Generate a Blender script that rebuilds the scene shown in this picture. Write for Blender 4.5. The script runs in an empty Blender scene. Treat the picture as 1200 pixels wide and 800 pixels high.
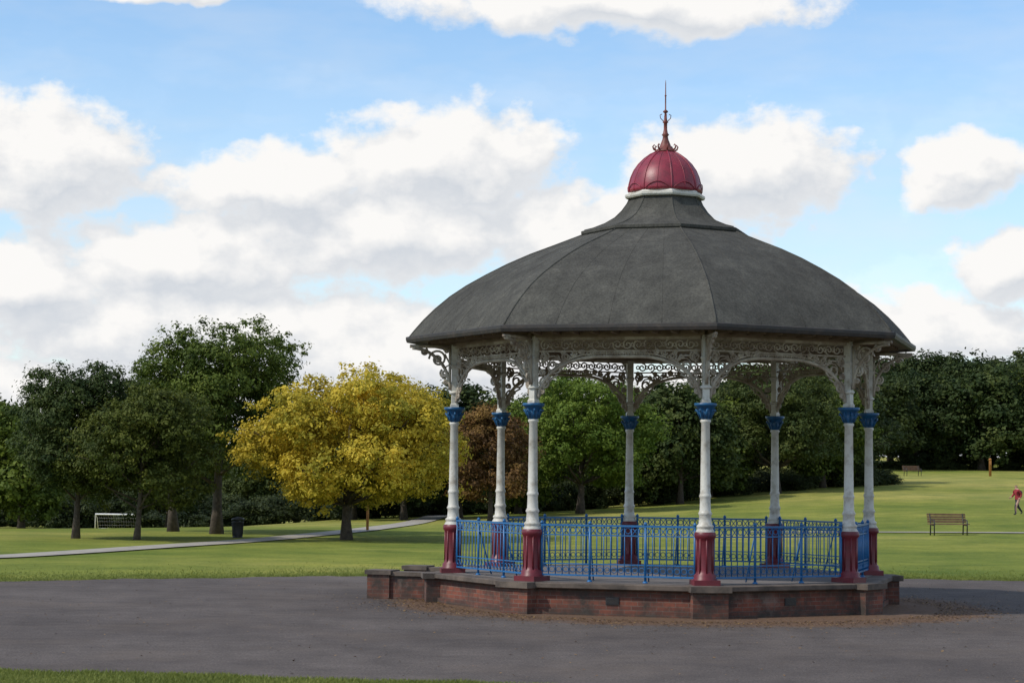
import bpy, math, random
import numpy as np
from mathutils import Vector, Matrix
random.seed(7)
R8=math.radians
scene=bpy.context.scene
COL=scene.collection
# ------------------------------------------------------------------ helpers
def sstep(a,b,x):
    t=np.clip((x-a)/(b-a),0,1); return t*t*(3-2*t)
def softp(t,k=8.0):
    t=np.maximum(t,0); return t*t/(t+k)
def gz(x,y):
    x=np.asarray(x,float); y=np.asarray(y,float)
    up=.0285*sstep(-5,25,x)*softp(np.minimum(y,262)-66)
    dn=-.027*(1-sstep(-22,-2,x))*softp(np.minimum(y,205)-81)
    und=.06*np.sin(x*.16+y*.07)*np.sin(y*.11+1)*sstep(58,75,y)
    return up+dn+und
def gzf(x,y): return float(gz(x,y))

def link(o,parent=None):
    COL.objects.link(o)
    if parent is not None: o.parent=parent
    return o
def empty(name,loc=(0,0,0)):
    e=bpy.data.objects.new(name,None); e.location=loc; e.empty_display_size=.3
    return link(e)

class MB:
    def __init__(s): s.v=[];s.f=[];s.m=[];s.s=[]
    def add(s,vs,fs,mi=0,sm=False):
        o=len(s.v); s.v+= [tuple(p) for p in vs]
        for f in fs: s.f.append(tuple(o+i for i in f)); s.m.append(mi); s.s.append(sm)
    def box(s,c,size,rz=0,mi=0,taper=1.0):
        hx,hy,hz=size[0]/2,size[1]/2,size[2]/2
        ca,sa=math.cos(rz),math.sin(rz); vs=[]
        for z,k in ((-hz,1),(hz,taper)):
            for x,y in ((-hx,-hy),(hx,-hy),(hx,hy),(-hx,hy)):
                x*=k;y*=k
                vs.append((c[0]+x*ca-y*sa,c[1]+x*sa+y*ca,c[2]+z))
        s.add(vs,[(3,2,1,0),(4,5,6,7),(0,1,5,4),(1,2,6,5),(2,3,7,6),(3,0,4,7)],mi)
    def tube(s,pts,r,n=6,mi=0,sm=True,closed=False):
        pts=[Vector(p) for p in pts]; N=len(pts)
        rs=r if isinstance(r,(list,tuple)) else [r]*N
        vs=[];prev=None
        for i,p in enumerate(pts):
            if closed: t=pts[(i+1)%N]-pts[i-1]
            else: t=pts[min(i+1,N-1)]-pts[max(i-1,0)]
            if t.length<1e-9: t=Vector((0,0,1))
            t.normalize()
            if prev is None:
                a=Vector((0,0,1)) if abs(t.z)<.9 else Vector((1,0,0))
                u=t.cross(a).normalized()
            else:
                u=(prev-t*prev.dot(t))
                u=u.normalized() if u.length>1e-6 else t.orthogonal().normalized()
            prev=u; w=t.cross(u)
            for k in range(n):
                a=2*math.pi*k/n
                vs.append(p+(u*math.cos(a)+w*math.sin(a))*rs[i])
        fs=[]
        M=N if closed else N-1
        for i in range(M):
            j=(i+1)%N
            for k in range(n):
                k2=(k+1)%n
                fs.append((i*n+k,i*n+k2,j*n+k2,j*n+k))
        if not closed:
            fs.append(tuple(range(n-1,-1,-1))); fs.append(tuple((N-1)*n+k for k in range(n)))
        s.add(vs,fs,mi,sm)
    def lathe(s,prof,n=20,c=(0,0,0),mi=0,rot=0,sm=True,mats=None):
        vs=[];
        for r,z in prof:
            for k in range(n):
                a=rot+2*math.pi*k/n
                vs.append((c[0]+r*math.sin(a),c[1]-r*math.cos(a),c[2]+z))
        o=len(s.v); s.v+=vs
        for i in range(len(prof)-1):
            for k in range(n):
                k2=(k+1)%n
                s.f.append((o+i*n+k,o+i*n+k2,o+(i+1)*n+k2,o+(i+1)*n+k))
                s.m.append(mats[i] if mats else mi); s.s.append(sm)
        s.f.append(tuple(o+k for k in range(n-1,-1,-1))); s.m.append(mats[0] if mats else mi); s.s.append(False)
        s.f.append(tuple(o+(len(prof)-1)*n+k for k in range(n))); s.m.append(mats[-1] if mats else mi); s.s.append(False)
    def mesh(s,name,mats):
        me=bpy.data.meshes.new(name); me.from_pydata(s.v,[],s.f)
        for m in mats: me.materials.append(m)
        me.polygons.foreach_set('material_index',s.m)
        me.polygons.foreach_set('use_smooth',s.s)
        uv=me.uv_layers.new(name='UVMap')
        for p in me.polygons:
            n=p.normal
            if abs(n.z)>.7: 
                for li in p.loop_indices:
                    c=me.vertices[me.loops[li].vertex_index].co; uv.data[li].uv=(c.x,c.y)
            else:
                t=Vector((-n.y,n.x,0)).normalized()
                for li in p.loop_indices:
                    c=me.vertices[me.loops[li].vertex_index].co; uv.data[li].uv=(c.dot(t),c.z)
        me.update(); return me
    def obj(s,name,mats,parent=None,loc=(0,0,0)):
        o=bpy.data.objects.new(name,s.mesh(name,mats)); o.location=loc
        return link(o,parent)

# ------------------------------------------------------------------ materials
def new_mat(name):
    m=bpy.data.materials.new(name); m.use_nodes=True
    nt=m.node_tree; b=nt.nodes['Principled BSDF']; return m,nt,b
def noise(nt,scale,detail=5,rough=.55,vec=None,dist=0):
    n=nt.nodes.new('ShaderNodeTexNoise'); n.inputs['Scale'].default_value=scale
    n.inputs['Detail'].default_value=detail; n.inputs['Roughness'].default_value=rough
    n.inputs['Distortion'].default_value=dist
    if vec is not None: nt.links.new(vec,n.inputs['Vector'])
    return n.outputs['Fac']
def ramp(nt,fac,stops):
    r=nt.nodes.new('ShaderNodeValToRGB'); e=r.color_ramp.elements
    while len(e)<len(stops): e.new(.5)
    for i,(p,c) in enumerate(stops): e[i].position=p; e[i].color=(*c,1) if len(c)==3 else c
    nt.links.new(fac,r.inputs['Fac']); return r.outputs['Color']
def mixc(nt,fac,a,b,mode='MIX'):
    m=nt.nodes.new('ShaderNodeMix'); m.data_type='RGBA'; m.blend_type=mode
    for v,s in ((fac,m.inputs[0]),(a,m.inputs[6]),(b,m.inputs[7])):
        if isinstance(v,(int,float)): s.default_value=v
        elif isinstance(v,tuple): s.default_value=(*v,1)
        else: nt.links.new(v,s)
    return m.outputs[2]
def maprange(nt,v,a,b,c=0,d=1,smooth=False):
    m=nt.nodes.new('ShaderNodeMapRange'); m.inputs[1].default_value=a;m.inputs[2].default_value=b
    m.inputs[3].default_value=c;m.inputs[4].default_value=d
    if smooth: m.interpolation_type='SMOOTHSTEP'
    nt.links.new(v,m.inputs[0]); return m.outputs[0]
def mathn(nt,op,a,b=None):
    m=nt.nodes.new('ShaderNodeMath'); m.operation=op
    for v,s in ((a,m.inputs[0]),(b,m.inputs[1])):
        if v is None: continue
        if isinstance(v,(int,float)): s.default_value=v
        else: nt.links.new(v,s)
    return m.outputs[0]
def bump(nt,b,h,strength,dist=.02):
    n=nt.nodes.new('ShaderNodeBump'); n.inputs['Strength'].default_value=strength; n.inputs['Distance'].default_value=dist
    nt.links.new(h,n.inputs['Height']); nt.links.new(n.outputs[0],b.inputs['Normal'])
def ocoord(nt,kind='Object'):
    return nt.nodes.new('ShaderNodeTexCoord').outputs[kind]
def scaled(nt,v,s):
    n=nt.nodes.new('ShaderNodeVectorMath'); n.operation='MULTIPLY'; nt.links.new(v,n.inputs[0]); n.inputs[1].default_value=s
    return n.outputs[0]
def paint(name,c1,c2,rough=.5,scale=4,lo=.45,hi=.7,bs=.15,spec=.5):
    m,nt,b=new_mat(name); v=ocoord(nt)
    f=noise(nt,scale,6,.65,v)
    nt.links.new(ramp(nt,f,[(lo,c1),(hi,c2)]),b.inputs['Base Color'])
    b.inputs['Roughness'].default_value=rough
    b.inputs['Specular IOR Level'].default_value=spec
    bump(nt,b,noise(nt,scale*6,3,.6,v),bs,.01); return m
M_white=paint('white_paint',(.58,.56,.50),(.28,.24,.18),.5,5,.47,.74)
M_lattice=paint('weathered_cream_ironwork',(.46,.41,.33),(.17,.12,.08),.6,3,.38,.64)
M_blue=paint('blue_paint',(.012,.13,.34),(.02,.09,.2),.4,6,.4,.8)
M_bluecap=paint('blue_capital_paint',(.012,.10,.24),(.01,.05,.12),.4,12,.4,.7)
M_maroon=paint('maroon_paint',(.15,.012,.022),(.085,.012,.016),.45,5,.4,.72)
M_dome=paint('crimson_dome_paint',(.27,.022,.045),(.14,.02,.03),.42,4,.4,.7)
M_finial=paint('rusty_red_iron',(.20,.045,.035),(.10,.03,.02),.55,9,.4,.7)
M_dark=paint('dark_gutter',(.03,.026,.024),(.06,.045,.035),.6,6)
M_soffit=paint('soffit_boards',(.22,.165,.12),(.12,.085,.055),.7,3)
M_stone=paint('coping_stone',(.15,.115,.09),(.055,.044,.036),.85,2.5,.35,.66,.4)
M_floor=paint('platform_floor',(.16,.14,.13),(.10,.09,.085),.9,1.5)
M_iron=paint('dark_iron',(.02,.02,.022),(.04,.035,.03),.5,8)
M_wood=paint('weathered_wood',(.20,.11,.06),(.11,.06,.035),.75,5)
M_bark=paint('bark',(.10,.078,.06),(.045,.034,.026),.95,6,.35,.65,.8)
M_goal=paint('goal_paint',(.8,.8,.8),(.6,.6,.6),.5,6)
M_post=paint('post_orange_wood',(.45,.20,.06),(.3,.12,.04),.7,6)

# roofing felt
m,nt,b=new_mat('roofing_felt'); v=ocoord(nt)
f1=noise(nt,.9,6,.65,v); f2=noise(nt,26,4,.7,v)
f3=noise(nt,1.2,5,.65,scaled(nt,v,(3.5,3.5,.35)))
c=ramp(nt,f1,[(.3,(.052,.050,.045)),(.55,(.072,.070,.063)),(.75,(.106,.101,.088))])
c=mixc(nt,.7,c,ramp(nt,f2,[(.3,(.28,.28,.28)),(.7,(.74,.74,.72))]),'OVERLAY')
c=mixc(nt,.6,c,ramp(nt,f3,[(.35,(.36,.36,.36)),(.7,(.68,.68,.66))]),'OVERLAY')
nt.links.new(c,b.inputs['Base Color']); b.inputs['Roughness'].default_value=.95; b.inputs['Specular IOR Level'].default_value=.15
bump(nt,b,f2,.5,.012); M_felt=m
# brick
m,nt,b=new_mat('red_brick'); uv=ocoord(nt,'UV')
bt=nt.nodes.new('ShaderNodeTexBrick'); nt.links.new(uv,bt.inputs['Vector'])
bt.inputs['Scale'].default_value=1; bt.inputs['Brick Width'].default_value=.225; bt.inputs['Row Height'].default_value=.075
bt.inputs['Mortar Size'].default_value=.006; bt.inputs['Mortar Smooth'].default_value=.3; bt.inputs['Bias'].default_value=-.1
bt.inputs['Color1'].default_value=(.22,.065,.038,1); bt.inputs['Color2'].default_value=(.10,.034,.025,1); bt.inputs['Mortar'].default_value=(.16,.12,.095,1)
oc=ocoord(nt)
st=noise(nt,2.2,6,.7,oc)
c=mixc(nt,maprange(nt,st,.40,.64),bt.outputs['Color'],(.045,.034,.028))
c=mixc(nt,maprange(nt,noise(nt,1.4,6,.75,oc),.56,.70,0,.45),c,(.24,.19,.16))
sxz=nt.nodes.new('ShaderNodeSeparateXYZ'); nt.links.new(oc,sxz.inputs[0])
edge_dark=mathn(nt,'MAXIMUM',maprange(nt,sxz.outputs[2],.06,.22,.8,0),maprange(nt,sxz.outputs[2],.34,.5,0,.8))  # brick darker in patches near the base and below the coping
edge_dark=mathn(nt,'MULTIPLY',edge_dark,maprange(nt,noise(nt,5,5,.7,oc),.30,.58))
c=mixc(nt,edge_dark,c,(.035,.03,.024))
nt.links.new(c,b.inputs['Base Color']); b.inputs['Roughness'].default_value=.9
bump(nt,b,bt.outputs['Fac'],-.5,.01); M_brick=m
# asphalt
BX,BY=2.98,40.0
m,nt,b=new_mat('asphalt'); v=ocoord(nt)
n1=noise(nt,.14,6,.65,v); n2=noise(nt,1.1,7,.75,v); n3=noise(nt,30,3,.8,v)
c=ramp(nt,n1,[(.32,(.072,.060,.055)),(.5,(.094,.079,.072)),(.68,(.122,.103,.093))])
c=mixc(nt,.8,c,ramp(nt,n2,[(.3,(.34,.34,.34)),(.7,(.66,.66,.66))]),'OVERLAY')
c=mixc(nt,.9,c,ramp(nt,n3,[(.3,(.22,.22,.22)),(.72,(.82,.81,.80))]),'OVERLAY')
sub=nt.nodes.new('ShaderNodeVectorMath'); sub.operation='SUBTRACT'; nt.links.new(v,sub.inputs[0]); sub.inputs[1].default_value=(BX+.5,BY-.65,0)
ln=nt.nodes.new('ShaderNodeVectorMath'); ln.operation='LENGTH'; nt.links.new(sub.outputs[0],ln.inputs[0])
d=mathn(nt,'ADD',ln.outputs['Value'],mathn(nt,'MULTIPLY',mathn(nt,'SUBTRACT',noise(nt,.9,6,.7,v),.5),2.4))
msk=maprange(nt,d,5.3,5.9,1,0)
msk=mathn(nt,'MULTIPLY',msk,maprange(nt,noise(nt,6,5,.75,v),.30,.46))
c=mixc(nt,mathn(nt,'MULTIPLY',msk,.92),c,ramp(nt,noise(nt,14,4,.7,v),[(.3,(.075,.042,.025)),(.7,(.20,.12,.072))]))
dm=mathn(nt,'MULTIPLY',maprange(nt,noise(nt,.30,6,.7,v),.50,.72),.40)
c=mixc(nt,dm,c,(.15,.115,.09))
nt.links.new(c,b.inputs['Base Color']); b.inputs['Roughness'].default_value=.93; b.inputs['Specular IOR Level'].default_value=.2
bump(nt,b,n3,.7,.014); M_asphalt=m
M_path=paint('pale_path',(.34,.31,.26),(.25,.225,.19),.9,1.2)
# grass ground
m,nt,b=new_mat('lawn_grass'); v=ocoord(nt)
n1=noise(nt,.035,6,.65,v); n2=noise(nt,.45,7,.7,v); n3=noise(nt,9,5,.75,v); n4=noise(nt,.12,5,.7,v)
sxg=nt.nodes.new('ShaderNodeSeparateXYZ'); nt.links.new(v,sxg.inputs[0])
yellower=maprange(nt,sxg.outputs[1],85,150,0,.13)   # lawn turns yellower and lighter with distance
c=ramp(nt,mathn(nt,'ADD',n1,yellower),[(.35,(.130,.165,.034)),(.5,(.190,.210,.046)),(.66,(.31,.285,.090))])
c=mixc(nt,.9,c,ramp(nt,n4,[(.3,(.32,.39,.34)),(.7,(.66,.61,.60))]),'OVERLAY')
c=mixc(nt,.9,c,ramp(nt,n2,[(.3,(.31,.36,.33)),(.7,(.69,.64,.60))]),'OVERLAY')
c=mixc(nt,.7,c,ramp(nt,n3,[(.25,(.22,.25,.22)),(.75,(.77,.74,.70))]),'OVERLAY')
nt.links.new(c,b.inputs['Base Color']); b.inputs['Roughness'].default_value=.95; b.inputs['Specular IOR Level'].default_value=.1
bump(nt,b,n3,.8,.05); M_grass=m

def leaf_mat(name,dark,mid,light,trans=.32,spec=.2):
    m=bpy.data.materials.new(name); m.use_nodes=True; nt=m.node_tree
    b=nt.nodes['Principled BSDF']; out=nt.nodes['Material Output']
    at=nt.nodes.new('ShaderNodeAttribute'); at.attribute_name='tone'
    g=nt.nodes.new('ShaderNodeNewGeometry')
    f=mathn(nt,'ADD',mathn(nt,'MULTIPLY',at.outputs['Fac'],.8),mathn(nt,'MULTIPLY',g.outputs['Random Per Island'],.2))
    oi=nt.nodes.new('ShaderNodeObjectInfo')
    f=mathn(nt,'ADD',f,mathn(nt,'MULTIPLY',mathn(nt,'SUBTRACT',oi.outputs['Random'],.5),.35))
    c=ramp(nt,f,[(.1,dark),(.5,mid),(.92,light)])
    nt.links.new(c,b.inputs['Base Color']); b.inputs['Roughness'].default_value=.6; b.inputs['Specular IOR Level'].default_value=spec
    t=nt.nodes.new('ShaderNodeBsdfTranslucent'); nt.links.new(c,t.inputs['Color'])
    mx=nt.nodes.new('ShaderNodeMixShader'); mx.inputs[0].default_value=trans
    nt.links.new(b.outputs[0],mx.inputs[1]); nt.links.new(t.outputs[0],mx.inputs[2]); nt.links.new(mx.outputs[0],out.inputs[0])
    return m
L_yellow=leaf_mat('golden_leaves',(.30,.27,.03),(.62,.47,.050),(.76,.60,.09),.38)
L_tall=leaf_mat('fresh_green_leaves',(.042,.070,.012),(.095,.135,.020),(.18,.22,.034))
L_olive=leaf_mat('olive_leaves',(.050,.070,.014),(.110,.130,.022),(.19,.20,.035))
L_dark=leaf_mat('dark_green_leaves',(.028,.050,.014),(.062,.088,.022),(.115,.138,.034))
L_mid=leaf_mat('green_leaves',(.045,.085,.012),(.11,.170,.022),(.18,.24,.035))
L_copper=leaf_mat('copper_leaves',(.07,.038,.018),(.18,.095,.034),(.28,.17,.045))
L_wood=leaf_mat('woodland_leaves',(.020,.038,.010),(.045,.066,.017),(.095,.116,.029),.3)
L_under=leaf_mat('shaded_undergrowth_leaves',(.018,.030,.010),(.035,.05,.014),(.07,.085,.024),.25)  # woodland leaf colour darkened, shade at the trees' base painted into it
L_blade=leaf_mat('grass_blades',(.14,.17,.035),(.21,.24,.055),(.32,.31,.09),.35)
L_litter=leaf_mat('dead_leaf_litter',(.05,.03,.018),(.15,.09,.045),(.32,.20,.08),.1)

# ------------------------------------------------------------------ foliage generators
def quads_mesh(name,C,out,size,rng,tone,mat,asp=.6,obias=.95):
    N=len(C)
    nrm=out*obias+rng.normal(size=(N,3))*.45+np.array([0,0,.25])
    nrm/=np.linalg.norm(nrm,axis=1)[:,None]+1e-9
    t=np.cross(nrm,rng.normal(size=(N,3))); t/=np.linalg.norm(t,axis=1)[:,None]+1e-9
    w=np.cross(nrm,t)
    s=(size*(.6+.8*rng.random(N)))[:,None]
    V=np.stack([C-t*s*.5,C-w*s*asp*.5+nrm*s*.08,C+t*s*.5,C+w*s*asp*.5+nrm*s*.08],1).reshape(-1,3)
    F=np.arange(4*N).reshape(N,4)
    me=bpy.data.meshes.new(name); me.from_pydata(V.tolist(),[],F.tolist())
    a=me.attributes.new('tone','FLOAT','POINT'); a.data.foreach_set('value',np.repeat(tone,4).astype(np.float32))
    me.materials.append(mat); return me

def make_tree_meshes(name,H,W,hb,seed,mat,ncl,per,leaf,nb=12,trunk_r=.18,shape=1.0,lean=(0,0),csig=.2):
    rng=np.random.default_rng(seed)
    cz=(H+hb)/2; rz=(H-hb)/2; rx=W/2
    blobs=[]
    for i in range(nb):
        a=i*2.39996+rng.random()*.9; q=-.80+1.68*(i+.5)/nb+rng.normal()*.06
        q=max(-.9,min(.92,q))
        rad=math.sqrt(max(0,1-min(abs(q),.98)**2))
        k=.60+.22*rng.random()
        if q>0: rad*=shape
        br=(.21+.17*rng.random())
        blobs.append((np.array([math.cos(a)*rad*rx*k,math.sin(a)*rad*rx*k,cz+q*rz*.74]),np.array([rx*br*1.2,rx*br*1.2,min(rx,rz)*br])))
    blobs.append((np.array([0,0,cz]),np.array([rx*.5,rx*.5,rz*.55])))
    for bc,_ in blobs:
        tt=(bc[2])/H; bc[0]+=lean[0]*tt; bc[1]+=lean[1]*tt
    wts=np.array([np.prod(b[1])**.667 for b in blobs]); wts[-1]*=.55; wts/=wts.sum()
    idx=rng.choice(len(blobs),ncl,p=wts)
    bc=np.array([b[0] for b in blobs])[idx]; br=np.array([b[1] for b in blobs])[idx]
    dr=rng.normal(size=(ncl,3)); dr/=np.linalg.norm(dr,axis=1)[:,None]
    ph=rng.random(6)*6.28
    bump_=1+.15*np.sin(dr[:,0]*5+ph[0]+bc[:,0])+.15*np.sin(dr[:,1]*6+ph[1]+bc[:,1]*2)+.13*np.sin(dr[:,2]*7+ph[2])
    rr=(.60+.42*rng.random(ncl)**.6)*bump_
    cl=bc+dr*br*rr[:,None]
    cl+=rng.normal(size=(ncl,3))*.07*W/8
    tone_cl=np.clip(.5+rng.normal(size=ncl)*.18+.28*np.sin(cl[:,0]*1.1+ph[3])*np.sin(cl[:,2]*1.3+ph[4])*np.sin(cl[:,1]*1.2+ph[5]),0,1)
    sg=csig*(.5+.8*rng.random(ncl))
    off=rng.normal(size=(ncl*per,3))
    C=np.repeat(cl,per,0)+off*np.repeat(sg,per)[:,None]*np.array([1,1,.6])
    out=np.repeat(dr,per,0)*.6+off*.35+np.array([0,0,.25])
    tone=np.clip(np.repeat(tone_cl,per)+rng.normal(size=ncl*per)*.05,0,1)
    me=quads_mesh(name+'_foliage',C,out,leaf,rng,tone,mat)
    mb=MB(); N=7; ax=[]
    topz=cz+rz*.35
    for i in range(N):
        t=i/(N-1); z=t*topz-.15*(i==0)
        ax.append((lean[0]*z/H+math.sin(t*4+seed)*.05*W/6,lean[1]*z/H+math.cos(t*3+seed)*.05*W/6,z))
    rs=[trunk_r*(1.5 if i==0 else 1-.75*i/(N-1)) for i in range(N)]
    mb.tube(ax,rs,9)
    for bcn,brn in blobs[:-1]:
        t0=min(.85,max(.28,(bcn[2]-1.0*rx*.5)/topz))
        k=t0*(N-1); i0=int(k); fr=k-i0
        p0=Vector(ax[i0]).lerp(Vector(ax[min(i0+1,N-1)]),fr)
        p1=Vector(bcn.tolist()); mid=p0.lerp(p1,.5)+Vector((rng.normal()*.1,rng.normal()*.1,-.12*rx*.5))
        r0=trunk_r*(.5-.3*t0)
        mb.tube([p0,mid,p1],[r0,r0*.6,r0*.25],6)
        for q in range(3):
            e=p1+Vector((rng.normal()*brn[0]*.6,rng.normal()*brn[1]*.6,rng.normal()*brn[2]*.5))
            mb.tube([p0.lerp(p1,.6)+Vector((0,0,-.05)),e],[r0*.35,r0*.1],4)
    tm=mb.mesh(name+'_trunk',[M_bark])
    return me,tm
def place_tree(name,x,y,meshes,rz=0,sc=1.0,zoff=-.05,scz=None):
    e=empty(name,(x,y,gzf(x,y)+zoff)); e.rotation_euler[2]=rz; e.scale=(sc,sc,scz or sc)
    for nm,me in zip(('foliage','trunk'),meshes):
        link(bpy.data.objects.new(nm,me),e)
    return e

# ------------------------------------------------------------------ terrain
xs=np.concatenate([[-3500,-1500,-700,-400,-250,-180],np.arange(-140,141,4),[180,250,400,700,1500,3500]]).astype(float)
ys=np.concatenate([[-600,-200,-80],np.arange(-40,300,4),[320,360,420,520,700,1000,1600,3500]]).astype(float)
Xg,Yg=np.meshgrid(xs,ys); Zg=gz(Xg,Yg)
nx,ny=len(xs),len(ys)
V=np.stack([Xg,Yg,Zg],-1).reshape(-1,3)
F=[(j*nx+i,j*nx+i+1,(j+1)*nx+i+1,(j+1)*nx+i) for j in range(ny-1) for i in range(nx-1)]
me=bpy.data.meshes.new('lawn_ground'); me.from_pydata(V.tolist(),[],F); me.materials.append(M_grass)
me.polygons.foreach_set('use_smooth',[True]*len(F))
link(bpy.data.objects.new('lawn_ground',me))

# asphalt apron
nxp=[-80,-20,-12,-6.5,0.5,6,14,30,80]; nyp=[26.6,26.1,25.8,25.3,24.0,21.8,16.6,8,0]
fxp=[-80,-25,-11.5,-6,-3.5,0,5,12,25,40,80]; fyp=[37.5,42.8,45.2,47.8,49.4,50.9,51.4,50.0,49.3,48,46]
rng=np.random.default_rng(3)
ax=np.arange(-60,60.01,.15)
def wig(x,s): return .07*np.sin(x*1.7+s)+.05*np.sin(x*4.3+2*s)+.03*np.sin(x*11+s)
near=np.interp(ax,nxp,nyp)
far=np.interp(ax,fxp,fyp); ker=np.ones(21)/21; far=np.convolve(np.pad(far,10,'edge'),ker,'valid'); near=np.convolve(np.pad(near,10,'edge'),ker,'valid')+wig(ax,2)*1.2+rng.normal(size=len(ax))*.03
far=far+wig(ax,4)*2.2+.15*np.sin(ax*.7)+rng.normal(size=len(ax))*.05
K=6; V=[];F=[]
for i,x in enumerate(ax):
    for k in range(K+1): V.append((x,near[i]+(far[i]-near[i])*k/K,.004))
for i in range(len(ax)-1):
    for k in range(K): a=i*(K+1)+k; F.append((a,a+K+1,a+K+2,a+1))
me=bpy.data.meshes.new('asphalt_pavement'); me.from_pydata(V,[],F); me.materials.append(M_asphalt)
link(bpy.data.objects.new('asphalt_pavement',me))

def path_strip(name,pts,w):
    P=[];
    for a,b_ in zip(pts[:-1],pts[1:]):
        for t in np.linspace(0,1,14,endpoint=False): P.append((a[0]+(b_[0]-a[0])*t,a[1]+(b_[1]-a[1])*t))
    P.append(pts[-1]); P=np.array(P)
    for _ in range(12): P[1:-1]=(P[:-2]+P[1:-1]*2+P[2:])/4
    T=np.gradient(P,axis=0); T/=np.linalg.norm(T,axis=1)[:,None]; Nn=np.stack([-T[:,1],T[:,0]],1)
    V=[];F=[]
    for i in range(len(P)):
        for s in (-1,-.33,.33,1):
            q=P[i]+Nn[i]*s*w/2; V.append((q[0],q[1],gzf(q[0],q[1])+.035))
    for i in range(len(P)-1):
        for k in range(3): a=i*4+k; F.append((a,a+1,a+5,a+4))
    me=bpy.data.meshes.new(name); me.from_pydata(V,[],F); me.materials.append(M_path)
    link(bpy.data.objects.new(name,me))
path_strip('footpath',[(-30,48.5),(-20,53),(-14.5,56.5),(-12.2,63),(-9.4,73),(-6.3,86),(-4.6,108),(-4,125)],1.4)
path_strip('footpath',[(10,86),(16,84.5),(22,83),(32,81),(50,78)],.7)

# grass blades
def blades(name,P,h,rng,parent=None):
    N=len(P); a=rng.random(N)*6.283; w=.006+.006*rng.random(N)
    hh=h*(.5+rng.random(N)); ln=(rng.normal(size=(N,2))*.7)*hh[:,None]
    z=gz(P[:,0],P[:,1])
    A=np.stack([P[:,0]-np.cos(a)*w,P[:,1]-np.sin(a)*w,z],1); B=np.stack([P[:,0]+np.cos(a)*w,P[:,1]+np.sin(a)*w,z],1)
    T=np.stack([P[:,0]+ln[:,0],P[:,1]+ln[:,1],z+hh],1)
    V=np.stack([A,B,T],1).reshape(-1,3); F=np.arange(3*N).reshape(N,3)
    me=bpy.data.meshes.new(name); me.from_pydata(V.tolist(),[],F.tolist())
    tone=np.clip(.45+rng.normal(size=N)*.18+.2*np.sin(P[:,0]*2.1)*np.sin(P[:,1]*2.7),0,1)
    at=me.attributes.new('tone','FLOAT','POINT'); at.data.foreach_set('value',np.repeat(tone,3).astype(np.float32))
    me.materials.append(L_blade); link(bpy.data.objects.new(name,me),parent)
rng=np.random.default_rng(11)
n=90000; x=rng.uniform(-9,4,n); nyv=np.interp(x,ax,near); y=nyv-.02-rng.random(n)*(nyv-21.8)
P1=np.stack([x,y],1)
n=45000; x=rng.uniform(-16,20,n); fyv=np.interp(x,ax,far); y=fyv+np.minimum(rng.exponential(1.3,n),9)-.05
P2=np.stack([x,y],1)
blades('grass_blades',np.concatenate([P1,P2]),.04,rng)

# leaf litter on asphalt
n=6500; a=rng.random(n)*6.283; r=4.7+np.abs(rng.normal(size=n))*.8
lx=BX+.45+np.sin(a)*r; ly=BY-.6-np.cos(a)*r
n2=1500; lx=np.concatenate([lx,rng.uniform(-12,15,n2)]); ly=np.concatenate([ly,rng.uniform(24.5,48,n2)])
C=np.stack([lx,ly,np.full(len(lx),.018)],1)
o_=np.tile(np.array([0,0,3.0]),(len(C),1))
me=quads_mesh('leaf_litter',C,o_,.045,rng,rng.random(len(C)),L_litter,.7,1.0)
link(bpy.data.objects.new('leaf_litter',me))

# ------------------------------------------------------------------ bandstand
band=empty('bandstand',(BX,BY,-.04))
PH=6.0; PZ=.60; RC=4.1
def ang(i): return R8(PH+45*i)
def pol(r,a,z=0): return (r*math.sin(a),-r*math.cos(a),z)
mb=MB()
mb.lathe([(4.48,-.05),(4.48,.49)],8,rot=ang(0),sm=False)
for i in range(8):
    mb.box(pol(4.36,ang(i),.222),(.62,.52,.545),ang(i))
    a=ang(i)+R8(22.5); ap=4.48*math.cos(R8(22.5))
    mb.box(pol(ap+.0,a,.065),(4.48*2*math.sin(R8(22.5))-.5,.10,.15),a)
mb.obj('brick_base_wall',[M_brick],band)
mb=MB()
mb.lathe([(4.50,.492),(4.60,.50),(4.62,.515),(4.62,.585),(4.59,.598),(3.6,.599)],8,rot=ang(0),sm=False)
for i in range(8): mb.box(pol(4.37,ang(i),.548),(.72,.64,.104),ang(i))
mb.obj('stone_coping',[M_stone],band)
mb=MB(); mb.lathe([(4.2,.55),(4.2,.604)],8,rot=ang(0),sm=False); mb.obj('platform_floor',[M_floor],band)
mb=MB()
for i in (-1,0,1,2):
    a=ang(i)+R8(22.5); ap=4.48*math.cos(R8(22.5))+.003
    mb.box(pol(ap,a,.30),(.24,.03,.13),a,0)
    for k in range(5): mb.box(pol(ap+.018,a,.255+.022*k),(.22,.012,.008),a,1)
mb.obj('air_vents',[M_iron,M_dark],band)
# entrance steps
asx=R8(PH-90-22.5); dx,dy=math.sin(asx),-math.cos(asx); px,py=dy,-dx
if py>0: px,py=-px,-py
def loc(r,o,z): return (dx*r+px*o,dy*r+py*o,z)
rz=math.atan2(dy,dx)
mb=MB()
for o in (1.08,-1.08):
    mb.box(loc(4.75,o,.222),(1.45,.34,.545),rz,0)
    mb.box(loc(5.40,o,.232),(.46,.46,.565),rz,0)
    mb.box(loc(4.66,o,.533),(1.24,.42,.078),rz,1)
    mb.box(loc(5.40,o,.557),(.54,.54,.084),rz,1)
for k in range(3):
    mb.box(loc(4.3+.33*k,0,(.45-.13*k)/2),(.66 if k==0 else .33,1.80,.45-.13*k),rz,1)
mb.obj('entrance_steps',[M_brick,M_stone],band)

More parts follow.
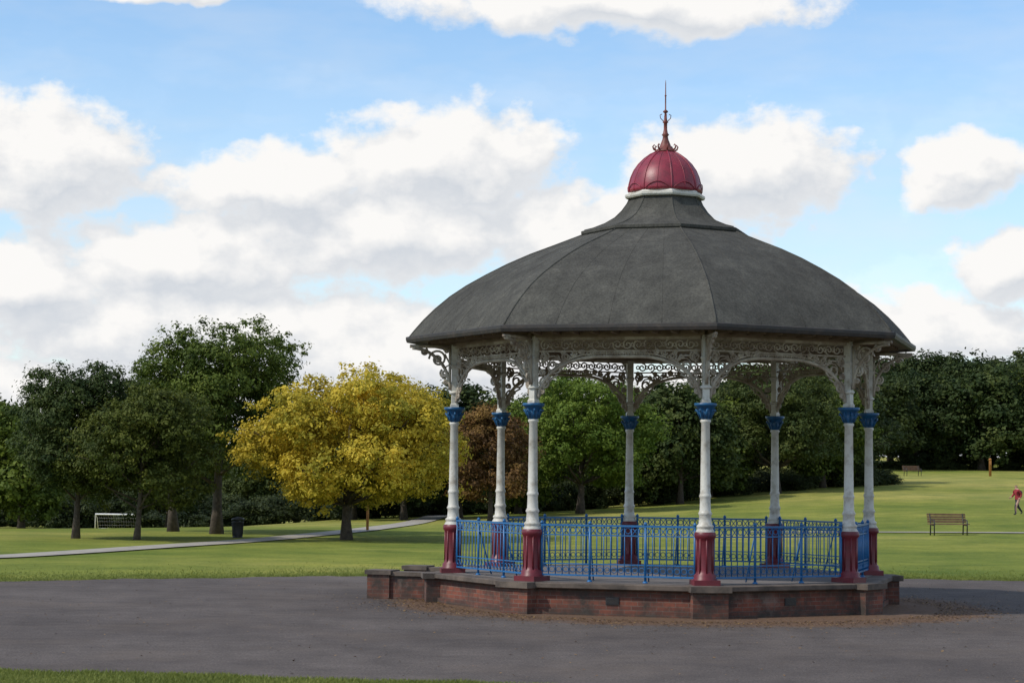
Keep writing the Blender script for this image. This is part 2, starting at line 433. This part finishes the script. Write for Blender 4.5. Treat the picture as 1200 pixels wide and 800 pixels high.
# columns
colp=[(.215,0),(.215,.10),(.195,.115),(.195,.17),(.165,.20),(.150,.26),(.150,.74),(.165,.80),(.19,.83),(.19,.90),(.17,.92),
      (.17,.921),(.15,.96),(.135,.985),(.15,1.0),(.15,1.03),(.115,1.06),(.105,1.20),(.115,1.22),(.125,1.245),(.11,1.27),(.098,1.30),(.092,1.5),(.098,1.52),(.108,1.545),(.098,1.57),(.088,1.60),
      (.075,2.82),(.095,2.84),(.095,2.87),(.078,2.885),
      (.085,2.89),(.10,2.93),(.125,3.0),(.115,3.02),(.145,3.08),(.19,3.12),(.20,3.125),(.20,3.17),(.17,3.172)]
cm=[]
for i in range(len(colp)-1):
    z=colp[i][1]; cm.append(0 if z<.9205 else (2 if z>=2.885 else 1))
mb=MB(); mb.lathe(colp,20,mats=cm)
mb.box((0,0,.045),(.46,.46,.09),0,0)
for k in range(8):
    a=k*math.pi/4; mb.tube([(.15*math.sin(a),-.15*math.cos(a),.2),(.15*math.sin(a),-.15*math.cos(a),.82)],.018,5,0)
for k in range(8):
    a=k*math.pi/4
    mb.tube([(.09*math.sin(a),-.09*math.cos(a),2.9),(.125*math.sin(a),-.125*math.cos(a),3.0),(.18*math.sin(a),-.18*math.cos(a),3.06),(.185*math.sin(a),-.185*math.cos(a),3.02)],[.02,.028,.02,.01],5,2)
mb.lathe([(.11,3.172),(.11,3.22),(.085,3.25),(.085,3.9),(.10,3.93),(.13,3.98),(.095,4.0),(.095,4.37)],4,rot=math.pi/4,mi=1,sm=False)
mb.lathe([(.085,3.42),(.115,3.45),(.085,3.48)],12,mi=1)
colme=mb.mesh('column',[M_maroon,M_white,M_bluecap])
for i in range(8):
    o=bpy.data.objects.new('column',colme); o.location=pol(RC,ang(i),PZ); o.rotation_euler[2]=ang(i); link(o,band)

def spiral(cu,cz,r,a0,turns=1.5,dirn=1,n=22):
    return [(cu+r*(1-.85*t)*math.cos(a0+dirn*turns*2*math.pi*t),cz+r*(1-.85*t)*math.sin(a0+dirn*turns*2*math.pi*t)) for t in [i/(n-1) for i in range(n)]]
def ring(cu,cz,r,n=14): return [(cu+r*math.cos(2*math.pi*i/n),cz+r*math.sin(2*math.pi*i/n)) for i in range(n)]
half=RC*math.sin(R8(22.5)); apo=RC*math.cos(R8(22.5))
def T(mb,pts,r,closed=False,n=5): mb.tube([(u,0,z) for u,z in pts],r,n,0,True,closed)
mb=MB(); e=half-.09; z0=3.86; z1=4.60; zt=4.94
def archz(u):
    a=abs(u)
    if a<.35: return z1+.0
    t=(a-.35)/(e-.35); return z1-(z1-z0)*(1-math.sqrt(max(0,1-t*t)))
arch=[e*math.sin(-math.pi/2+math.pi*i/48) for i in range(49)]
arch=[(u,archz(u)) for u in arch]
T(mb,arch,.034,n=6); T(mb,[(u*.975,z+.065) for u,z in arch],.017)
mb.box((0,0,zt-.01),(2*e,.09,.06)); mb.box((0,0,zt-.24),(2*e,.035,.028))
k=-1
u=-e+.12
while u<e-.1:
    k=-k
    T(mb,spiral(u,zt-.13,.095,math.pi/2*k,1.4,k,16),.017); T(mb,ring(u+.095,zt-.13,.035,8),.014,True)
    u+=.19
for s in (-1,1):
    L=[(1.20,4.43,.21,0,1),(1.36,4.13,.11,1.5,-1),(.98,4.60,.09,3,1),(.82,4.66,.06,0,-1),(1.38,4.60,.10,2,1),(1.42,3.98,.05,2,1),(.68,4.68,.05,1,1),(1.42,4.32,.06,4,-1)]
    for cu,cz_,r,a0,dd in L:
        T(mb,[(s*p[0],p[1]) for p in spiral(cu,cz_,r,a0,1.6,dd,26)],.021)
        if r>.08: T(mb,[(s*p[0],p[1]) for p in spiral(cu,cz_,r*.72,a0+2.5,1.1,-dd,18)],.016)
    for (a,b_) in (((1.45,3.90),(1.30,4.24)),((1.12,4.28),(1.38,4.05)),((1.0,4.50),(1.2,4.62)),((1.2,4.62),(1.43,4.5)),((.9,4.60),(1.08,4.69)),((.6,4.62),(.74,4.7)),((.5,4.62),(.42,4.7)),((1.30,4.60),(1.43,4.70)),((1.05,4.42),(.95,4.55))):
        mid=((a[0]+b_[0])/2+.03,(a[1]+b_[1])/2+.03)
        T(mb,[(s*a[0],a[1]),(s*mid[0],mid[1]),(s*b_[0],b_[1])],.019)
        T(mb,ring(s*mid[0],mid[1],.035,8),.018,True)
u=-.55
while u<.56:
    T(mb,ring(u,z1+.06,.035,9),.013,True); u+=.1
lat=mb.mesh('arch_scrollwork',[M_lattice])
for i in range(8):
    a=ang(i)+R8(22.5); o=bpy.data.objects.new('arch_scrollwork',lat); o.location=pol(apo,a,0); o.rotation_euler[2]=a; link(o,band)
mb=MB()
def TR(pts,r,closed=False): mb.tube([(0,-u,z) for u,z in pts],r,5,0,True,closed)
TR([(.09+.74*(1-math.cos(t)),4.10+.80*math.sin(t)) for t in [math.pi/2*i/14 for i in range(15)]],.034)
TR([(.09,4.94),(.88,4.94)],.034); TR([(.10,4.1),(.10,4.9)],.03)
for cu,cz_,r,a0,dd in ((.33,4.70,.18,0,1),(.20,4.42,.09,1,-1),(.60,4.84,.07,2,1),(.17,4.86,.05,0,1),(.17,4.26,.05,3,1)):
    TR(spiral(cu,cz_,r,a0,1.6,dd,24),.023)
TR(ring(.33,4.70,.06,10),.018,True)
TR([(.22,4.52),(.1,4.6),(.2,4.8)],.018)
br=mb.mesh('eave_bracket',[M_lattice])
for i in range(8):
    o=bpy.data.objects.new('eave_bracket',br); o.location=pol(RC,ang(i),0); o.rotation_euler[2]=ang(i); link(o,band)
mb=MB()
for i in range(8):
    a=ang(i)+R8(22.5); mb.box(pol(apo,a,5.0),(2*half-.02,.14,.10),a)
mb.lathe([(4.9,5.052),(4.9,5.06)],8,rot=ang(0),sm=False)
for i in range(8):
    a=ang(i)+R8(22.5)
    for k in range(-4,5):
        c=pol(apo+.33,a,5.02); mb.box((c[0]+math.cos(a)*k*.36,c[1]+math.sin(a)*k*.36,5.02),(.05,.52,.06),a)
mb.obj('soffit',[M_soffit],band)

# roof
prof=[(5.00,5.10),(4.90,5.23),(4.72,5.44),(4.50,5.66),(4.22,5.90),(3.90,6.12),(3.52,6.34),(3.10,6.56),(2.66,6.76),(2.20,6.94),(1.85,7.08),(1.60,7.18)]
lant=[(1.60,7.26),(1.42,7.31),(1.20,7.40),(1.00,7.52),(.86,7.66),(.76,7.80),(.70,7.93)]
mb=MB()
def facets(pr,nu=6):
    for i in range(8):
        vs=[];A,B=ang(i),ang(i+1)
        for r,z in pr:
            p,q=pol(r,A),pol(r,B)
            for k in range(nu+1):
                t=k/nu; vs.append((p[0]+(q[0]-p[0])*t,p[1]+(q[1]-p[1])*t,z))
        fs=[(j*(nu+1)+k,j*(nu+1)+k+1,(j+1)*(nu+1)+k+1,(j+1)*(nu+1)+k) for j in range(len(pr)-1) for k in range(nu)]
        mb.add(vs,fs,0,True)
facets(prof); facets(lant)
for i in range(8):
    mb.tube([pol(r-.006,ang(i),z) for r,z in prof],.022,5)
    mb.tube([pol(r-.006,ang(i),z) for r,z in lant],.016,5)
    for t in (.25,.5,.75):
        pts=[]
        for r,z in prof:
            p,q=pol(r,ang(i)),pol(r,ang(i+1)); pts.append((p[0]+(q[0]-p[0])*t,p[1]+(q[1]-p[1])*t,z-.003))
        mb.tube(pts,.009,4)
mb.lathe([(1.55,7.16),(1.64,7.17),(1.66,7.19),(1.66,7.24),(1.60,7.262),(1.5,7.262)],8,rot=ang(0),sm=False)
mb.obj('felt_roof',[M_felt],band)
mb=MB()
mb.lathe([(4.88,5.055),(4.97,5.0),(5.04,5.005),(5.06,5.06),(5.06,5.11),(5.00,5.125),(4.9,5.10)],8,rot=ang(0),sm=False)
mb.obj('eaves_gutter',[M_dark],band)
mb=MB()
mb.lathe([(.66,7.90),(.78,7.91),(.80,7.94),(.80,7.98),(.75,7.99),(.72,8.04),(.6,8.04)],8,rot=ang(0),sm=False)
mb.obj('cupola_cornice',[M_white],band)
dp=[(.715,8.03),(.725,8.08),(.715,8.18),(.68,8.32),(.62,8.46),(.53,8.59),(.42,8.70),(.30,8.79),(.19,8.845),(.12,8.87)]
mb=MB(); mb.lathe(dp,48)
for i in range(16):
    a=ang(0)+i*math.pi/8
    mb.tube([pol(r+.002,a,z) for r,z in dp],.018 if i%2==0 else .008,6)
for i in range(8):
    a=ang(i)+R8(22.5)
    cu=[]
    for k in range(9):
        t=-1+k/4; aa=a+t*R8(20); cu.append(pol(.732,aa,8.05+.13*(1-t*t)))
    mb.tube(cu,.009,5)
mb.obj('ribbed_dome',[M_dome],band)
mb=MB()
mb.lathe([(.22,8.84),(.20,8.88),(.13,8.92),(.10,9.0),(.06,9.10),(.05,9.16),(.075,9.19),(.05,9.22),(.035,9.30),(.035,9.42),(.06,9.44),(.035,9.47),(.025,9.55),(.02,9.62),(.05,9.64),(.05,9.66),(.014,9.69),(.013,9.95),(.022,9.97),(.011,9.99),(.008,10.22),(.003,10.28)],14)
for i in range(8):
    a=ang(i)
    mb.tube([pol(.16,a,8.86),pol(.23,a,8.90),pol(.25,a,8.95),pol(.22,a,8.99),pol(.20,a,8.96)],[.020,.018,.016,.010,.008],5)
for i in range(4):
    a=ang(0)+i*math.pi/2
    mb.tube([pol(.03,a,9.45),pol(.10,a,9.52),pol(.11,a,9.58),pol(.07,a,9.6)],.008,4)
mb.obj('finial',[M_finial],band)

# railings
mb=MB(); L=2*half-.36; zb=PZ+.12; ztp=PZ+1.0
mb.box((0,0,ztp),(L,.05,.035)); mb.box((0,0,ztp-.17),(L,.025,.022)); mb.box((0,0,zb),(L,.04,.03)); mb.box((0,0,zb+.20),(L,.022,.02))
nb=22
for i in range(nb+1):
    u=-L/2+L*i/nb
    if i in(0,7,15,nb):
        mb.tube([(u,0,PZ),(u,0,ztp+.03)],.024,6); mb.lathe([(.03,0),(.034,.03),(.01,.06)],8,c=(u,0,ztp+.02))
        mb.lathe([(.05,0),(.05,.02),(.03,.04)],8,c=(u,0,PZ))
        if 0<i<nb: mb.tube([(u,.0,ztp-.1),(u,.28,PZ+.02)],.014,5)
    else: mb.tube([(u,0,zb),(u,0,ztp-.01)],.010,5)
for i in range(nb):
    u=-L/2+L*(i+.5)/nb
    if i%2==0: T(mb,ring(u,ztp-.085,.05,9),.009,True,4)
    else: T(mb,[(u-.055,ztp-.16),(u+.055,ztp-.02)],.008,n=4); T(mb,[(u+.055,ztp-.16),(u-.055,ztp-.02)],.008,n=4)
    T(mb,ring(u,zb+.10,.05,8),.008,True,4)
rail=mb.mesh('railing_panel',[M_blue])
for i in range(8):
    if i==5: continue
    a=ang(i)+R8(22.5); o=bpy.data.objects.new('railing_panel',rail); o.location=pol(apo,a,0); o.rotation_euler[2]=a; link(o,band)

# ------------------------------------------------------------------ trees
ym=make_tree_meshes('golden_tree',6.7,7.5,.75,23,L_yellow,2300,38,.13,24,.19,csig=.17)
place_tree('golden_tree',-6.0,76,ym,.4)
tm=make_tree_meshes('tall_tree',8.8,6.8,1.8,5,L_tall,1700,38,.13,20,.22,.95,csig=.17)
place_tree('sycamore_tree',-11.5,81,tm,1.0)
t2=make_tree_meshes('broad_tree',7.2,4.8,2.0,8,L_dark,950,40,.13,13,.2,.9,(-.3,0),csig=.17)
place_tree('ash_tree',-13.8,84,t2,0)
t3=make_tree_meshes('small_tree',5.6,5.4,.95,14,L_olive,1250,40,.11,16,.11,.9,(.5,0),csig=.15)
place_tree('crab_apple_tree',-13.3,73,t3,0)
t4=make_tree_meshes('left_tree',6.7,4.8,1.0,31,L_dark,1400,40,.11,16,.13,.8,csig=.155)
place_tree('lime_tree',-15.6,74,t4,.7)
t5=make_tree_meshes('green_tree',8.4,8.2,1.2,44,L_mid,1600,34,.17,20,.22,csig=.21)
place_tree('oak_tree',4.0,117,t5,.2)
t6=make_tree_meshes('copper_tree',6.3,4.8,.6,47,L_copper,900,34,.15,13,.15,.85,csig=.18)
place_tree('copper_beech_tree',-1.0,106,t6,.2)
t7=make_tree_meshes('dark_tree',8.6,8.4,.9,52,L_dark,1500,34,.18,19,.25,csig=.22)
place_tree('horse_chestnut_tree',17.3,134,t7,.2)
variants=[make_tree_meshes('woodland%d'%k,10,8+(k%3)*.8,.1+.3*(k%2),100+k,(L_wood,L_dark,L_wood,L_tall,L_wood)[k],950,25,.32,18,.25,(1,.85,.95,1,.8)[k],csig=.34) for k in range(5)]
shrub=make_tree_meshes('shrub',2.0,3.6,-.3,140,L_under,300,26,.16,8,.05,csig=.20)
wood=empty('distant_trees',(0,0,0))
rg=random.Random(5)
def wt(x,y,H,k=None,w=1.0):
    k=rg.randrange(5) if k is None else k
    s=H/10; z=gzf(x,y)-.1; rz_=rg.random()*6.28
    for me in variants[k]:
        o=bpy.data.objects.new(me.name,me); o.location=(x,y,z); o.scale=(s*w,s*w,s); o.rotation_euler[2]=rz_; link(o,wood)
def sh(x,y,s=1):
    z=gzf(x,y); o=bpy.data.objects.new('shrub',shrub[0]); o.location=(x,y,z); o.scale=(s,s,s*(.5+.6*rg.random())); o.rotation_euler[2]=rg.random()*6; link(o,wood)
for (x,y,H) in [(-9,118,6.5),(-5.8,112,7.2),(-2.8,113,7.8),(.5,122,7.6),(7.5,128,7.2),(10.5,127,8.0),(13.0,134,7.6),(21.5,141,7.8),(24.5,150,7.6),(-1,132,7.5),(3,138,8.2),(8,142,8.4),(14,146,8.6),(19,150,8.8),(-6,135,7.6),(-12,140,7.5)]:
    wt(x,y,H,w=1.05)
for i in range(34):
    t=i/33; sh(-9+36*t+rg.uniform(-.6,.6),118+28*t+rg.uniform(-2,3),rg.uniform(.6,1.05))
for i in range(26):
    t=i/25; X=30+44*t; Y=196+rg.uniform(-9,8)+10*t
    H=9.4+3.0*t+rg.uniform(-2.0,1.7)
    if abs(X/Y-.157)<.006: continue
    wt(X+rg.uniform(-.6,.6),Y,H,k=rg.choice([0,1,2,3,4]),w=rg.uniform(.85,1.2))
for i in range(22):
    t=i/21; wt(26+55*t+rg.uniform(-1,1),215+rg.uniform(0,10)+8*t,10.8+3.2*t+rg.uniform(-1.5,1.7),k=rg.choice([0,2,4,1]))
for i in range(30):
    t=i/29; X=30+44*t
    sh(X,192+10*t+rg.uniform(-4,4),rg.uniform(.4,1.1))
for i in range(30):
    t=i/29; X=-62+56*t; Y=150+rg.uniform(-8,25)
    wt(X,Y,6.6+rg.uniform(-.8,1.8))
for i in range(40):
    t=i/39; X=-52+48*t
    sh(X,124+rg.uniform(-3,10),rg.uniform(.8,1.3))
for (x,y,H) in [(-22.8,96,6.4),(-25,99,7.0),(-28,100,7.2),(-16.8,101,5.6),(-32,98,7)]: wt(x,y,H)

# ------------------------------------------------------------------ small furniture
def gnd(x,y): return (x,y,gzf(x,y))
mb=MB()
for s in (-.68,.68):
    mb.tube([(s,-.22,0),(s,-.24,.42),(s,-.22,.60),(s,.20,.62)],.024,6,1); mb.tube([(s,.24,0),(s,.20,.45),(s,.33,.86)],.026,6,1)
    mb.tube([(s,-.24,.40),(s,.2,.42)],.022,6,1)
for k in range(5): mb.box((0,-.20+.10*k,.45),(1.6,.075,.035),0,0)
for k in range(4):
    z=.54+.095*k; mb.box((0,.235+.03*k,z),(1.6,.03,.075),0,0)
b_=mb.obj('park_bench',[M_wood,M_iron],None,gnd(17.5,82.0)); b_.rotation_euler[2]=R8(8)
b2=bpy.data.objects.new('park_bench',b_.data); b2.location=gnd(33.5,171); b2.rotation_euler[2]=R8(20); link(b2)
mb=MB()
mb.lathe([(.19,0),(.19,.04),(.17,.06),(.21,.55),(.23,.57),(.23,.60),(.20,.61)],18)
mb.lathe([(.24,.66),(.25,.68),(.20,.74),(.08,.77),(.01,.78)],18)
for k in range(4):
    a=k*math.pi/2; mb.tube([(.21*math.sin(a),.21*math.cos(a),.58),(.23*math.sin(a),.23*math.cos(a),.68)],.015,5)
for k in range(18):
    a=k*math.pi/9; mb.tube([(.18*math.sin(a),.18*math.cos(a),.06),(.22*math.sin(a),.22*math.cos(a),.56)],.009,4)
mb.obj('litter_bin',[M_iron],None,gnd(-10.2,77))
mb=MB(); W2=1.2;Hg=.82
mb.tube([(-W2,0,0),(-W2,0,Hg),(W2,0,Hg),(W2,0,0)],.045,8)
for s in (-W2,W2): mb.tube([(s,0,Hg),(s,.5,.6),(s,.8,0)],.02,6)
mb.tube([(-W2,.8,0.02),(W2,.8,0.02)],.02,6)
for k in range(1,18):
    u=-W2+2*W2*k/18; mb.tube([(u,0,Hg),(u,.5,.6),(u,.8,0)],.0025,3)
for zz,yy in ((.2,.73),(.4,.65),(.6,.5)): mb.tube([(-W2,yy,zz),(W2,yy,zz)],.0025,3)
mb.obj('football_goal',[M_goal],None,gnd(-21.8,114))
def post(x,y,h,r=.09):
    mb=MB(); mb.lathe([(r,-.1),(r,h-.1),(r*1.1,h-.09),(r*1.1,h-.05),(r*.3,h)],10); mb.box((0,-r*.9,h*.75),(r*1.3,.02,h*.2))
    mb.obj('marker_post',[M_post],None,gnd(x,y))
post(-6.0,86.5,1.1,.06); post(40.2,172,1.5,.11)
H0=gnd(36.0,231); hs=empty('brick_house',H0); hs.rotation_euler[2]=R8(-10)
M_hb=paint('house_brick',(.38,.17,.09),(.30,.13,.07),.9,3); M_tile=paint('roof_tile',(.22,.09,.05),(.14,.06,.04),.9,3)
M_glass=paint('window_glass',(.03,.035,.04),(.05,.05,.06),.1,2)
mb=MB(); mb.box((0,0,2.6),(8,6,5.2)); mb.add([(-4,-3,5.2),(-4,3,5.2),(-4,0,7.2)],[(0,2,1)]); mb.add([(4,-3,5.2),(4,3,5.2),(4,0,7.2)],[(0,1,2)]); mb.obj('walls',[M_hb],hs)
mb=MB(); mb.add([(-4.3,-3.4,5.0),(4.3,-3.4,5.0),(4.3,0,7.3),(-4.3,0,7.3),(-4.3,3.4,5.0),(4.3,3.4,5.0)],[(0,1,2,3),(3,2,5,4)]); mb.box((2.6,0,7.4),(.7,.7,1.2),0,0); mb.obj('roof',[M_tile],hs)
mb=MB()
for x in (-2.6,0,2.6):
    for z in (1.4,4.0):
        if x==0 and z<2: continue
        mb.box((x,-3.01,z),(1.3,.06,1.2),0,1); mb.box((x,-3.03,z),(1.1,.06,1.0),0,0); mb.box((x,-3.05,z),(.06,.06,1.0),0,1)
mb.obj('windows',[M_glass,M_goal],hs)
mb=MB(); mb.box((0,-3.02,1.05),(1.0,.08,2.1)); mb.obj('door',[M_maroon],hs)

# ------------------------------------------------------------------ person walking on the slope
def skin_obj(verts,edges,radii,sub=2,root=0):
    me=bpy.data.meshes.new('sk'); me.from_pydata(verts,edges,[])
    o=bpy.data.objects.new('sk',me); COL.objects.link(o)
    o.modifiers.new('s','SKIN')
    for i,r in enumerate(radii):
        sv=me.skin_vertices[0].data[i]; sv.radius=r if isinstance(r,tuple) else (r,r); sv.use_root=(i==root)
    sm=o.modifiers.new('b','SUBSURF'); sm.levels=sub; sm.render_levels=sub
    dg=bpy.context.evaluated_depsgraph_get(); dg.update()
    ev=bpy.data.meshes.new_from_object(o.evaluated_get(dg))
    bpy.data.objects.remove(o); return ev
M_red=paint('red_jacket',(.28,.02,.03),(.18,.015,.02),.8,8); M_trs=paint('dark_trousers',(.02,.022,.035),(.035,.035,.05),.85,8)
M_skin=paint('skin',(.5,.3,.22),(.45,.26,.18),.6,8); M_hair=paint('hair',(.04,.025,.015),(.02,.014,.01),.7,20); M_shoe=paint('shoes',(.03,.03,.03),(.02,.02,.02),.5,8)
J=[(0,0,.93),(0,0,1.10),(-.03,0,1.30),(-.06,0,1.46),(-.08,0,1.54),(-.10,0,1.66),(-.10,0,1.74),
   (-.05,-.17,1.42),(.12,-.23,1.20),(-.02,-.24,.98),(-.06,-.24,.92),
   (-.05,.17,1.42),(-.10,.23,1.17),(-.30,.22,1.02),(-.36,.21,1.0),
   (0,-.09,.88),(-.22,-.10,.50),(-.22,-.10,.10),(-.24,-.10,.05),(-.38,-.11,.04),
   (0,.09,.88),(.10,.10,.50),(.36,.10,.22),(.40,.10,.15),(.30,.10,.05)]
E=[(0,1),(1,2),(2,3),(3,4),(4,5),(5,6),(3,7),(7,8),(8,9),(9,10),(3,11),(11,12),(12,13),(13,14),(0,15),(15,16),(16,17),(17,18),(18,19),(0,20),(20,21),(21,22),(22,23),(23,24)]
Rr=[(.17,.13),(.16,.12),(.19,.14),(.12,.10),.055,(.085,.10),(.07,.08),.085,.065,.045,.035,.085,.065,.045,.035,.12,.085,.055,.05,.035,.12,.085,.055,.05,.035]
body=skin_obj(J,E,Rr)
for mm in (M_red,M_trs,M_skin,M_hair,M_shoe): body.materials.append(mm)
for p in body.polygons:
    c=p.center; p.use_smooth=True
    if c.z>1.50: k=2 if (c.x<-.10 and c.z<1.70) or c.z<1.57 else 3
    elif (abs(c.y)>.15 and ((c.z<1.0 and c.y<0) or (c.x<-.28 and c.y>.15 and c.z>.9))): k=2
    elif c.z>.90: k=0
    elif c.z<.10 or (c.x>.3 and c.z<.17): k=4
    else: k=1
    p.material_index=k
per=empty('walking_person',gnd(24.45,99)); per.scale=(.82,.82,.82); per.rotation_euler[2]=R8(25)
link(bpy.data.objects.new('body',body),per)
mb=MB()
for base,dirv in (((-.06,-.24,.91),Vector((-.25,0,-1))),((-.37,.21,.99),Vector((-1,0,-.3)))):
    dirv.normalize(); sd=dirv.cross(Vector((0,1,0))).normalized()
    for k,lf in enumerate((.07,.08,.075,.06)):
        p0=Vector(base)+sd*(k-1.5)*.018; mb.tube([p0,p0+dirv*lf*.6,p0+dirv*lf+Vector((-.01,.01,0))],[.011,.010,.007],5)
    p0=Vector(base)+sd*-.03-dirv*.03; mb.tube([p0,p0+dirv*.03+sd*-.02,p0+dirv*.06+sd*-.02],[.012,.011,.008],5)
mb.lathe([(.004,-.02),(.014,0),(.004,.02)],6,c=(-.205,0,1.65))
for s in (-.035,.035): mb.lathe([(.003,-.01),(.011,0),(.003,.01)],6,c=(-.19,s,1.68))
for s in (-.09,.09): mb.lathe([(.008,-.03),(.02,0),(.008,.03)],6,c=(-.09,s,1.66))
mb.obj('hands_and_face',[M_skin],per)
mb=MB(); mb.lathe([(.05,1.06),(.13,1.08),(.15,1.2),(.14,1.36),(.06,1.43)],10,c=(.17,0,0)); 
for s in (-.1,.1): mb.tube([(.12,s,1.38),(-.02,s,1.47),(-.14,s,1.36),(-.08,s,1.15),(.1,s,1.1)],.018,5)
mb.obj('rucksack',[M_trs],per)

# ------------------------------------------------------------------ sun + sky
S=Vector((-.78,-.36,math.tan(R8(45))*.86)).normalized()
sun=bpy.data.lights.new('sun','SUN'); sun.energy=3.1; sun.angle=R8(.6); sun.color=(1,.94,.84)
so=bpy.data.objects.new('sun',sun); so.rotation_euler=S.to_track_quat('Z','Y').to_euler(); so.location=(-30,10,40); link(so)
w=bpy.data.worlds.new('World'); scene.world=w; w.use_nodes=True; nt=w.node_tree; nt.nodes.clear()
out=nt.nodes.new('ShaderNodeOutputWorld')
sky=nt.nodes.new('ShaderNodeTexSky'); sky.sky_type='NISHITA'; sky.sun_disc=False
sky.sun_elevation=math.asin(S.z); sky.sun_rotation=math.atan2(S.x,S.y); sky.air_density=1.0; sky.dust_density=.3; sky.ozone_density=2.0
bg1=nt.nodes.new('ShaderNodeBackground'); bg1.inputs[1].default_value=.15
nt.links.new(mixc(nt,1.0,sky.outputs[0],(1.0,1.14,1.22),'MULTIPLY'),bg1.inputs[0])
g=bpy.data.node_groups.new('cloud_density','ShaderNodeTree')
g.interface.new_socket('P',in_out='INPUT',socket_type='NodeSocketVector'); g.interface.new_socket('D',in_out='OUTPUT',socket_type='NodeSocketFloat')
gi=g.nodes.new('NodeGroupInput'); go=g.nodes.new('NodeGroupOutput')
def vm(op,a,b_=None,nt_=None):
    n=(nt_ or g).nodes.new('ShaderNodeVectorMath'); n.operation=op
    for v,s in ((a,n.inputs[0]),(b_,n.inputs[1])):
        if v is None: continue
        if isinstance(v,tuple): s.default_value=v
        else: (nt_ or g).links.new(v,s)
    return n
P=gi.outputs[0]
nz=g.nodes.new('ShaderNodeTexNoise'); nz.inputs['Scale'].default_value=.42; nz.inputs['Detail'].default_value=3; nz.inputs['Roughness'].default_value=.5
g.links.new(P,nz.inputs['Vector'])
wv=vm('MULTIPLY',vm('SUBTRACT',nz.outputs['Color'],(.5,.5,.5)).outputs[0],(2.2,1.5,0)).outputs[0]
Pw=vm('ADD',P,wv).outputs[0]
clouds=[(-12.9,8.6,3.0,1.9),(-2.0,8.8,3.7,1.7),(-6.6,8.0,3.4,1.2),(-3.6,6.8,5.8,1.6),(6.4,8.6,3.6,1.8),(12.4,8.3,1.8,1.2),
 (13.9,5.9,1.9,1.1),(10.8,4.1,3.9,1.5),(-9.4,5.9,4.8,1.4),(-14,5.0,4,1.4),(-8.3,4.0,8,1.8),(3.0,13.1,6.5,.95),(-9.8,13.3,2.8,.5),(-4,3.0,9,2.0),(-12,1.5,8,2.2),(6,1.5,14,1.8),
 (2.3,6.7,4.5,1.6),(-30,9,10,4),(28,8,9,3.5)]
mx=None
for cx,cy,rx,ry in clouds:
    d=vm('LENGTH',vm('MULTIPLY',vm('SUBTRACT',Pw,(cx,cy,0)).outputs[0],(1/rx,1/ry,0)).outputs[0]).outputs['Value']
    mx=d if mx is None else mathn(g,'MINIMUM',mx,d)
dens=mathn(g,'SUBTRACT',1.10,mx)
f2=noise(g,.75,7,.57,vm('MULTIPLY',P,(.85,1.15,1)).outputs[0])
dens=mathn(g,'ADD',dens,mathn(g,'MULTIPLY',mathn(g,'SUBTRACT',f2,.5),1.35))
sx=g.nodes.new('ShaderNodeSeparateXYZ'); g.links.new(P,sx.inputs[0])
fl=noise(g,.09,4,.6,P)
gen=mathn(g,'MULTIPLY',mathn(g,'SUBTRACT',fl,.50),4)
hi=maprange(g,sx.outputs[1],16,24); side=maprange(g,mathn(g,'ABSOLUTE',sx.outputs[0]),20,30)
gen=mathn(g,'SUBTRACT',gen,mathn(g,'MULTIPLY',mathn(g,'SUBTRACT',1,mathn(g,'MAXIMUM',hi,side)),6))
dens=mathn(g,'MAXIMUM',dens,gen)
g.links.new(dens,go.inputs[0])
tc=nt.nodes.new('ShaderNodeTexCoord'); nrm=vm('NORMALIZE',tc.outputs['Generated'],None,nt).outputs[0]
sp=nt.nodes.new('ShaderNodeSeparateXYZ'); nt.links.new(nrm,sp.inputs[0])
az=mathn(nt,'MULTIPLY',mathn(nt,'ARCTAN2',sp.outputs[0],sp.outputs[1]),57.2958)
el=mathn(nt,'MULTIPLY',mathn(nt,'ARCSINE',sp.outputs[2]),57.2958)
cb=nt.nodes.new('ShaderNodeCombineXYZ'); nt.links.new(az,cb.inputs[0]); nt.links.new(el,cb.inputs[1])
def grp(v):
    n=nt.nodes.new('ShaderNodeGroup'); n.node_tree=g; nt.links.new(v,n.inputs[0]); return n.outputs[0]
d0=grp(cb.outputs[0]); d1=grp(vm('ADD',cb.outputs[0],(-.45,.75,0),nt).outputs[0])
mask=maprange(nt,d0,-.05,.38,0,1,True)
veil=maprange(nt,el,0,13,.45,.03)
wisp=maprange(nt,noise(nt,.25,4,.6,vm('MULTIPLY',cb.outputs[0],(.6,1.8,1),nt).outputs[0]),.42,.8,0,.28)
veil=mathn(nt,'ADD',veil,wisp)
mask=mathn(nt,'MAXIMUM',mask,veil)
lit=maprange(nt,mathn(nt,'SUBTRACT',d0,d1),-.50,.34,0,1)
thin=maprange(nt,d0,.1,.9,1,0)
lit=mathn(nt,'MAXIMUM',lit,mathn(nt,'MULTIPLY',thin,.66))
cc=mixc(nt,lit,(.60,.65,.72),(1.0,.985,.965))
bg2=nt.nodes.new('ShaderNodeBackground'); nt.links.new(cc,bg2.inputs[0]); bg2.inputs[1].default_value=.97
ms=nt.nodes.new('ShaderNodeMixShader'); nt.links.new(mask,ms.inputs[0]); nt.links.new(bg1.outputs[0],ms.inputs[1]); nt.links.new(bg2.outputs[0],ms.inputs[2])
nt.links.new(ms.outputs[0],out.inputs[0])

# ------------------------------------------------------------------ camera
cam=bpy.data.cameras.new('camera'); cam.lens=72; cam.sensor_width=36; cam.clip_end=6000; cam.clip_start=.1
co=bpy.data.objects.new('camera',cam)
co.matrix_world=Matrix.Translation((0,0,2.43))@Matrix.Rotation(R8(90+3.74),4,'X')@Matrix.Rotation(R8(.6),4,'Z')
link(co); scene.camera=co
scene.view_settings.view_transform='Standard'; scene.view_settings.look='None'; scene.view_settings.exposure=0
